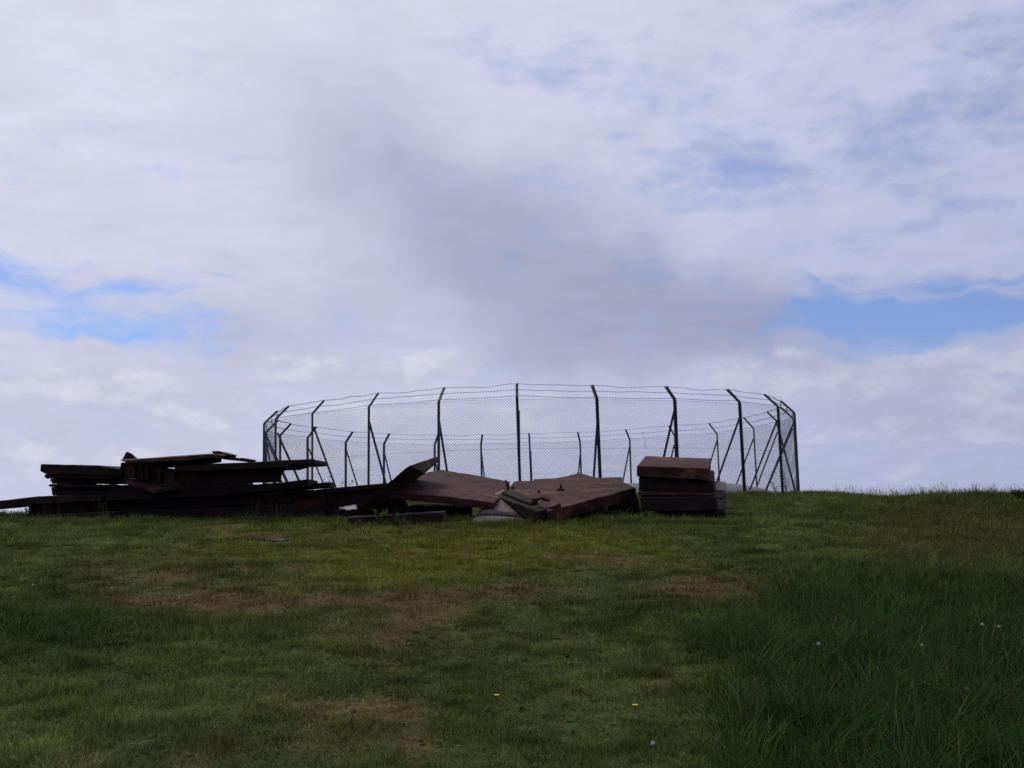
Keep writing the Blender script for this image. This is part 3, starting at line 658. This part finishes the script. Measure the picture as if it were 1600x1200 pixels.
def scatter(name, srcs, pos, rot, scl, tint, label, cat='grass'):
    me = bpy.data.meshes.new(name); n = len(pos); me.vertices.add(n); me.vertices.foreach_set('co', pos.ravel())
    for an, ty, arr in (('rot', 'FLOAT_VECTOR', rot), ('scl', 'FLOAT_VECTOR', scl)):
        a_ = me.attributes.new(an, ty, 'POINT'); a_.data.foreach_set('vector', arr.astype(np.float32).ravel())
    a_ = me.attributes.new('tint', 'FLOAT_COLOR', 'POINT'); a_.data.foreach_set('color', np.concatenate([tint, np.ones((n, 1))], 1).astype(np.float32).ravel())
    a_ = me.attributes.new('pick', 'INT', 'POINT'); a_.data.foreach_set('value', rng.integers(0, len(srcs), n).astype(np.int32))
    me.materials.append(M_GRASS)
    o = bpy.data.objects.new(name, me); C.objects.link(o); tag(o, label, cat, kind='stuff')
    ng = bpy.data.node_groups.new(name, 'GeometryNodeTree')
    ng.interface.new_socket('Geometry', in_out='INPUT', socket_type='NodeSocketGeometry'); ng.interface.new_socket('Geometry', in_out='OUTPUT', socket_type='NodeSocketGeometry')
    gi, gout = ng.nodes.new('NodeGroupInput'), ng.nodes.new('NodeGroupOutput'); ip = ng.nodes.new('GeometryNodeInstanceOnPoints'); jn = ng.nodes.new('GeometryNodeJoinGeometry')
    for s_ in srcs[::-1]:
        oi = ng.nodes.new('GeometryNodeObjectInfo'); oi.inputs['Object'].default_value = s_; oi.inputs['As Instance'].default_value = True; ng.links.new(oi.outputs['Geometry'], jn.inputs[0])
    def na(nm, ty):
        q = ng.nodes.new('GeometryNodeInputNamedAttribute'); q.data_type = ty; q.inputs['Name'].default_value = nm; return q.outputs['Attribute']
    ng.links.new(gi.outputs[0], ip.inputs['Points']); ng.links.new(jn.outputs[0], ip.inputs['Instance']); ip.inputs['Pick Instance'].default_value = True
    ng.links.new(na('pick', 'INT'), ip.inputs['Instance Index']); ng.links.new(na('rot', 'FLOAT_VECTOR'), ip.inputs['Rotation']); ng.links.new(na('scl', 'FLOAT_VECTOR'), ip.inputs['Scale'])
    ng.links.new(ip.outputs[0], gout.inputs[0])
    md = o.modifiers.new('scatter', 'NODES'); md.node_group = ng
    return o
def sample(y0, y1, dens, mx=1.8):
    half = lambda y: 0.56 * y + mx
    A = (half(y0) + half(y1)) * (y1 - y0); n = int(A * dens)
    y = y0 + (y1 - y0) * rng.random(int(n * 1.6)); x = (rng.random(len(y)) * 2 - 1) * half(y1); k = np.abs(x) < half(y)
    return x[k][:n], y[k][:n]
def blocked(x, y):
    r = np.hypot(x - RCX, y - RCY)
    heap = (y > 19.6) & (y < 22.3) & (x > -9.6) & (x < 4.3)
    return (r < RR - 0.5) | heap
def gather(bands):
    L = [sample(*b_) for b_ in bands]; sc = np.concatenate([np.full(len(l[0]), b_[2]) for l, b_ in zip(L, bands)])
    return np.concatenate([l[0] for l in L]), np.concatenate([l[1] for l in L]), sc
short = [tuft('short_tuft', 22, 0.08, 0.02, 0.055, 0.0034, 0.9, s_) for s_ in (1, 2, 3, 4)]
mids = [tuft('mid_tuft', 26, 0.09, 0.06, 0.15, 0.0034, 0.9, s_) for s_ in (11, 12, 13)]
longs = [tuft('long_tuft', 40, 0.12, 0.14, 0.36, 0.0034, 1.15, s_, 1, .0032, (.88, .97)) for s_ in (21, 22, 23, 24)]
seeds = [tuft('seed_tuft', 10, 0.10, 0.16, 0.36, 0.004, 0.7, s_, 5, .0045) for s_ in (31, 32, 33)]

x, y, dn = gather([(3.2, 6.5, 360), (6.5, 10, 250), (10, 15, 150), (15, 20.5, 90), (20.5, 34, 40)])
h_, px, py, bare, lush, yell, red, n1, n2 = veg(x, y)
keep = (rng.random(len(x)) > bare * 0.42) & ~blocked(x, y) & (rng.random(len(x)) > lush * .5)
sel = np.where(keep)[0]; n = len(sel); x, y, h_, dn = x[sel], y[sel], h_[sel], dn[sel]
tint = veg_col(bare[sel], lush[sel], yell[sel], red[sel], n1[sel], n2[sel]) * (0.45 + 1.1 * rng.random((n, 1)))
s0 = np.clip((250 / dn) ** 0.42, .8, 2.1) * (0.75 + .5 * n2[sel]) * (1 + lush[sel] * .8)
scl = np.stack([s0 * 1.1, s0 * 1.1, s0 * (0.35 + .5 * n1[sel] + 1.0 * sstep(.48, .66, fbm(x * 3.1 + 31, y * 3.1 + 7, 3))) * (1 - .35 * bare[sel])], 1)
rot = np.stack([rng.normal(0, .12, n), rng.normal(0, .12, n), rng.random(n) * 6.283], 1)
scatter('turf_grass', short, np.stack([x, y, h_], 1), rot, scl, tint, 'short worn turf covering the slope')

x, y, dn = gather([(3.2, 7, 95), (7, 12, 65), (12, 20.5, 36), (20.5, 32, 26)])
h_, px, py, bare, lush, yell, red, n1, n2 = veg(x, y)
edge = np.exp(-((y - 19.2) / .45) ** 2) * (x > -10.5) * (x < 5)
clump = fbm(x * 2.3 + 71, y * 2.3 + 13, 3)
pr = np.clip(lush * 1.1 + edge * 1.0 + sstep(.54, .66, clump) * .9 + .25 * (y > 21.5) + .9 * (y > 21) * sstep(1240, 1330, px), 0, 1) * (1 - .75 * bare)
sel = np.where((rng.random(len(x)) < pr) & ~blocked(x, y))[0]; n = len(sel); x, y, h_ = x[sel], y[sel], h_[sel]
tint = veg_col(bare[sel] * .5, lush[sel], yell[sel], red[sel], n1[sel], n2[sel]) * (0.45 + 1.1 * rng.random((n, 1)))
s0 = (0.75 + .5 * rng.random(n)) * np.clip(y / 14, .9, 1.4); s0 = np.where(y > 22, s0 * np.where(px[sel] > 1260, 1.1, .8), s0)
scl = np.stack([s0, s0, s0 * (.7 + .6 * lush[sel])], 1); rot = np.stack([rng.normal(0, .15, n), rng.normal(0, .15, n), rng.random(n) * 6.283], 1)
scatter('tussock_grass', mids, np.stack([x, y, h_], 1), rot, scl, tint, 'ankle high green grass tussocks on the slope and round the scrap')

x, y, dn = gather([(3.0, 8, 70), (8, 14, 40), (14, 21, 16), (21, 34, 8)])
h_, px, py, bare, lush, yell, red, n1, n2 = veg(x, y)
pr = np.clip((lush - .45) * 1.5 + .5 * sstep(.60, .70, fbm(x * 1.6 + 91, y * 1.6 + 3, 3)) * (y > 12) + .5 * np.exp(-((y - 19.15) / .35) ** 2) * (x > -10) * (x < 4.5), 0, 1) * (1 - bare)
sel = np.where((rng.random(len(x)) < pr) & ~blocked(x, y))[0]; n = len(sel); x, y, h_ = x[sel], y[sel], h_[sel]
tint = veg_col(bare[sel] * .3, lush[sel], yell[sel], red[sel], n1[sel], n2[sel]) * (0.45 + 0.9 * rng.random((n, 1)))
tint = np.where(rng.random((n, 1)) < .09, np.array([[.085, .125, .03]]), tint)
s0 = (0.6 + .55 * rng.random(n)) * np.where(px[sel] < 1000, .6, 1.0) * np.where(y > 15, .7, 1.0)
scl = np.stack([s0, s0, s0], 1); rot = np.stack([rng.normal(0, .15, n), rng.normal(0, .15, n), rng.random(n) * 6.283], 1)
scatter('long_grass', longs, np.stack([x, y, h_], 1), rot, scl, tint, 'long dark green grass filling the right foreground')

x, y, dn = gather([(5, 12, 4), (12, 20, 4), (20, 34, 7)])
h_, px, py, bare, lush, yell, red, n1, n2 = veg(x, y)
pr = np.clip(sstep(1250, 1480, px) * (y > 9) * (.4 + .8 * red) + .35 * np.exp(-((y - 19.3) / .4) ** 2) * (x < -1) + .75 * (y > 20) * sstep(1280, 1420, px) + .2 * (y > 20) * (x > 8.7), 0, 1)
sel = np.where((rng.random(len(x)) < pr) & ~blocked(x, y))[0]; n = len(sel); x, y, h_ = x[sel], y[sel], h_[sel]
tint = veg_col(bare[sel], lush[sel] * .5, yell[sel], np.clip(red[sel] + .4, 0, 1), n1[sel], n2[sel]) * (0.6 + 0.6 * rng.random((n, 1)))
s0 = (0.5 + .45 * rng.random(n)) * np.where(y > 20, .8, 1.0); scl = np.stack([s0, s0, s0], 1); rot = np.stack([rng.normal(0, .12, n), rng.normal(0, .12, n), rng.random(n) * 6.283], 1)
scatter('seeding_grass', seeds, np.stack([x, y, h_], 1), rot, scl, tint, 'thin brown seeding grass along the crest and heap')

# broad-leaved rosettes, flattened straw and crumbs of soil
def rosette(name, nl, ln, wd, seed, up=0.35):
    r = random.Random(seed); V, Fc, A = [], [], []
    for k in range(nl):
        a = r.uniform(0, 6.283); L = ln * r.uniform(.6, 1.2); W = wd * r.uniform(.7, 1.2); u = up * r.uniform(.3, 1.5); rv = r.random() * .85; i0 = len(V)
        ca, sa = math.cos(a), math.sin(a)
        for f, ww in ((0, .15), (.45, 1), (.8, .7)):
            z = u * L * f * (1.6 - f)
            V += [(ca * L * f + sa * W * ww / 2, sa * L * f - ca * W * ww / 2, z + .003), (ca * L * f - sa * W * ww / 2, sa * L * f + ca * W * ww / 2, z + .003)]; A += [rv] * 2
        V.append((ca * L, sa * L, u * L * .55)); A.append(rv)
        Fc += [(i0, i0 + 1, i0 + 3, i0 + 2), (i0 + 2, i0 + 3, i0 + 5, i0 + 4), (i0 + 4, i0 + 5, i0 + 6)]
    me = bpy.data.meshes.new(name); me.from_pydata(V, [], Fc); me.materials.append(M_GRASS)
    at = me.attributes.new('rnd', 'FLOAT', 'POINT'); at.data.foreach_set('value', A); return bpy.data.objects.new(name, me)
def crumb(name, seed):
    r = random.Random(seed); bm = bmesh.new(); bmesh.ops.create_icosphere(bm, subdivisions=1, radius=0.012)
    for v in bm.verts: v.co *= r.uniform(.6, 1.3); v.co.z *= .6
    me = bpy.data.meshes.new(name); bm.to_mesh(me); bm.free(); me.materials.append(M_GRASS)
    at = me.attributes.new('rnd', 'FLOAT', 'POINT'); at.data.foreach_set('value', [r.uniform(.2, .7) for v in me.vertices]); return bpy.data.objects.new(name, me)
def cover(name, srcs, bands, prob, colr, smin, smax, label, cat):
    x, y, dn = gather(bands); h_, px, py, bare, lush, yell, red, n1, n2 = veg(x, y)
    sel = np.where((rng.random(len(x)) < prob(x, y, bare, lush, n1, n2)) & ~blocked(x, y))[0]; n = len(sel)
    tint = np.array([colr]) * (.5 + rng.random((n, 1))) * (1 + .25 * rng.normal(0, 1, (n, 3)) * .5)
    s0 = smin + (smax - smin) * rng.random(n); scl = np.stack([s0, s0, s0], 1); rot = np.stack([rng.normal(0, .15, n), rng.normal(0, .15, n), rng.random(n) * 6.283], 1)
    scatter(name, srcs, np.stack([x[sel], y[sel], h_[sel]], 1), rot, scl, np.clip(tint, 0.004, 1), label, cat)
cover('turf_weeds', [rosette('rosette', 9, .075, .022, s_) for s_ in (51, 52, 53)], [(3.2, 8, 30), (8, 14, 16), (14, 20, 8)], lambda x, y, b_, l, n1, n2: np.clip((fbm(x * 1.7 + 3, y * 1.7 + 55, 3) - .45) * 3, 0, 1) * (1 - l * .6), (.062, .105, .022), .3, .7, 'small broad leaved weeds pressed flat in the turf', 'weeds')
cover('dead_straw', [rosette('straw', 8, .11, .004, s_, .25) for s_ in (61, 62, 63)], [(3.2, 7, 90), (7, 12, 60), (12, 20, 25)], lambda x, y, b_, l, n1, n2: np.clip(b_ * .9 + .06, 0, 1), (.24, .17, .08), .4, 1.0, 'flattened dead straw on the worn patches', 'straw')
cover('soil_crumbs', [crumb('crumb', s_) for s_ in (71, 72, 73)], [(3.2, 7, 60), (7, 12, 45), (12, 18, 14)], lambda x, y, b_, l, n1, n2: np.clip((b_ - .45) * 1.6, 0, 1), (.105, .072, .045), .5, 1.9, 'loose crumbs of soil on the worn patches', 'soil')

# ------------------------------------------------------------------ weeds and flowers
def weed(name, base, hgt, nst, leaf, spread, mat, label, seed, cat='plant', nl=14, lean=(0, 0)):
    r = random.Random(seed); e = tag(empty(name, base), label, cat)
    V, Fc, A = [], [], []
    for s_ in range(nst):
        d = r.uniform(0, 6.283); sp_ = spread * r.uniform(.2, 1); hh = hgt * r.uniform(.55, 1)
        pts = [Vector(base) + Vector((math.cos(d) * sp_ * f ** 1.3 + lean[0] * f + .03 * r.uniform(-1, 1) * f, math.sin(d) * sp_ * f ** 1.3 + lean[1] * f, hh * f - .04 * (f == 0))) for f in (0, .25, .5, .75, 1)]
        bm = bmesh.new(); tube_bm(bm, pts, 0.006, 4, 0.002); from_bm('stem', bm, M_STEM, e)
        for k in range(nl):
            f = r.uniform(.2, 1.0); q = f * 4; i = min(int(q), 3); p = pts[i].lerp(pts[i + 1], q - i)
            u = Vector((r.uniform(-1, 1), r.uniform(-1, 1), r.uniform(-.3, .9))).normalized(); w_ = u.cross(Vector((r.uniform(-1, 1), r.uniform(-1, 1), 1))).normalized()
            L = leaf * r.uniform(.6, 1.25); i0 = len(V); rv = r.random() * .85
            nn = u.cross(w_) * L * .12
            V += [p, p + u * L * .45 + w_ * L * .3 + nn, p + u * L, p + u * L * .45 - w_ * L * .3 + nn]; A += [rv] * 4; Fc += [(i0, i0 + 1, i0 + 2), (i0, i0 + 2, i0 + 3)]
    me = bpy.data.meshes.new('foliage'); me.from_pydata([tuple(v - Vector(base)) for v in V], [], Fc); me.materials.append(mat)
    at = me.attributes.new('rnd', 'FLOAT', 'POINT'); at.data.foreach_set('value', A)
    o = bpy.data.objects.new('foliage', me); C.objects.link(o); o.parent = e; o['kind'] = 'stuff'
    return e
def gz(x, y, dz=0): return Vector((x, y, float(H(x, y)) + dz))
def at_px(px_, d): r = ray(px_, 800); return gz(r.x * d, d)
weed('leafy_weed', at_px(592, 18.2), 0.30, 7, 0.05, 0.16, M_WEED, 'bushy light green weed before the low beam, nearest its middle', 1, nl=16)
weed('leafy_weed', at_px(622, 18.15), 0.28, 6, 0.05, 0.14, M_WEED, 'light green weed before the low beam, right of the bushiest', 2, nl=14)
weed('leafy_weed', at_px(560, 18.2), 0.18, 3, 0.05, 0.08, M_WEED, 'small weed at the left end of the low beam', 3, nl=10)
weed('leafy_weed', at_px(41, 19.55), 0.30, 3, 0.07, 0.05, M_WEED, 'small leafy plant against the block at the far left', 4, nl=8)
weed('bramble', at_px(524, 24.3) + Vector((0, 0, 0)), 0.75, 7, 0.07, 0.45, M_DARKWEED, 'spindly weed behind the girder, at the fence foot', 5, nl=10)
weed('bramble', at_px(596, 24.6), 0.55, 4, 0.05, 0.30, M_DARKWEED, 'thin weed left of the leaning plank, at the fence foot', 6, nl=8)
weed('bramble', at_px(988, 22.6), 0.62, 9, 0.07, 0.28, M_DARKWEED, 'green weed between the big slab and the right hand stack', 7, nl=16)
weed('bramble', at_px(1118, 24.6), 0.42, 6, 0.06, 0.28, M_DARKWEED, 'low weed just right of the stack, before the fence', 8, nl=12)
weed('bramble', rp(ANG[9] + .02, RR - .25, 0.03), 0.75, 8, 0.045, 0.5, M_DARKWEED, 'thin tangled weed inside the fence near its right end', 9, nl=10)
weed('bramble', rp(ANG[10] - .06, RR - .3, 0.03), 1.0, 8, 0.04, 0.3, M_DARKWEED, 'tall thin weed at the rightmost fence posts', 10, nl=10)
weed('gorse_bush', at_px(1600, 23.5), 0.34, 34, 0.05, 0.34, M_DARKWEED, 'small dark bush on the crest at the right edge', 12, 'bush', 26)

def seed_flower(px_, py_, hgt, lab, seed, bent=0.06):
    # py_ is the head; its stem stands in the grass just below it
    r = random.Random(seed); g0 = ground(px_, py_ + F * hgt / 7.5 * .85)
    hd = P(px_, py_, g0.y); base = gz(hd.x + bent, g0.y)
    e = tag(empty('dandelion_clock', base), lab, 'flower')
    bm = bmesh.new(); mid = base.lerp(hd, .6) + Vector((-bent * .2, 0, .02)); tube_bm(bm, [base - Vector((0, 0, .03)), mid, hd], 0.0028, 5, 0.002); from_bm('stem', bm, M_STEM, e)
    bm = bmesh.new(); bmesh.ops.create_icosphere(bm, subdivisions=2, radius=0.009, matrix=Matrix.Translation(hd))
    for v in list(bm.verts): v.co = hd + (v.co - hd) * r.uniform(.75, 1.35)
    for k in range(26):
        u = Vector((r.gauss(0, 1), r.gauss(0, 1), r.gauss(.2, 1))).normalized(); tube_bm(bm, [hd, hd + u * .015], .0010, 3)
    from_bm('seed_head', bm, M_FLUFF, e)
for k, a_ in enumerate([(1535, 976, .30, 'white seed head highest in the right hand grass, left of a pair'), (1561, 979, .30, 'white seed head nearest the right edge, paired'),
                        (1441, 1009, .28, 'white seed head alone in the middle of the right hand grass'), (1279, 1006, .28, 'white seed head left of the others in the long grass'),
                        (1020, 1161, .14, 'white seed head low at the bottom, right of centre'), (51, 914, .16, 'white seed head on a pale stalk at the left'), (1510, 1076, .2, 'small faded seed head low in the right hand grass')]):
    seed_flower(*a_, 40 + k)
def yellow(px_, py_, lab, seed):
    g0 = ground(px_, py_ + 8); hd = g0 + Vector((0, 0, .05)); e = tag(empty('dandelion', g0), lab, 'flower')
    bm = bmesh.new(); tube_bm(bm, [g0 - Vector((0, 0, .02)), hd], .0025, 5); from_bm('stem', bm, M_STEM, e)
    bm = bmesh.new(); c = bm.verts.new(hd + Vector((0, 0, .006)))
    for k in range(16):
        a = k * .3927; u = Vector((math.cos(a), math.sin(a), .35)); s_ = Vector((-math.sin(a), math.cos(a), 0)) * .004
        bm.faces.new((c, bm.verts.new(hd + u * .012 + s_), bm.verts.new(hd + u * .02), bm.verts.new(hd + u * .012 - s_)))
    from_bm('flower_head', bm, M_YELLOW, e)
yellow(776, 1092, 'small yellow flower in the bare turf, bottom centre', 1); yellow(993, 1108, 'small yellow flower at the edge of the long grass', 2)
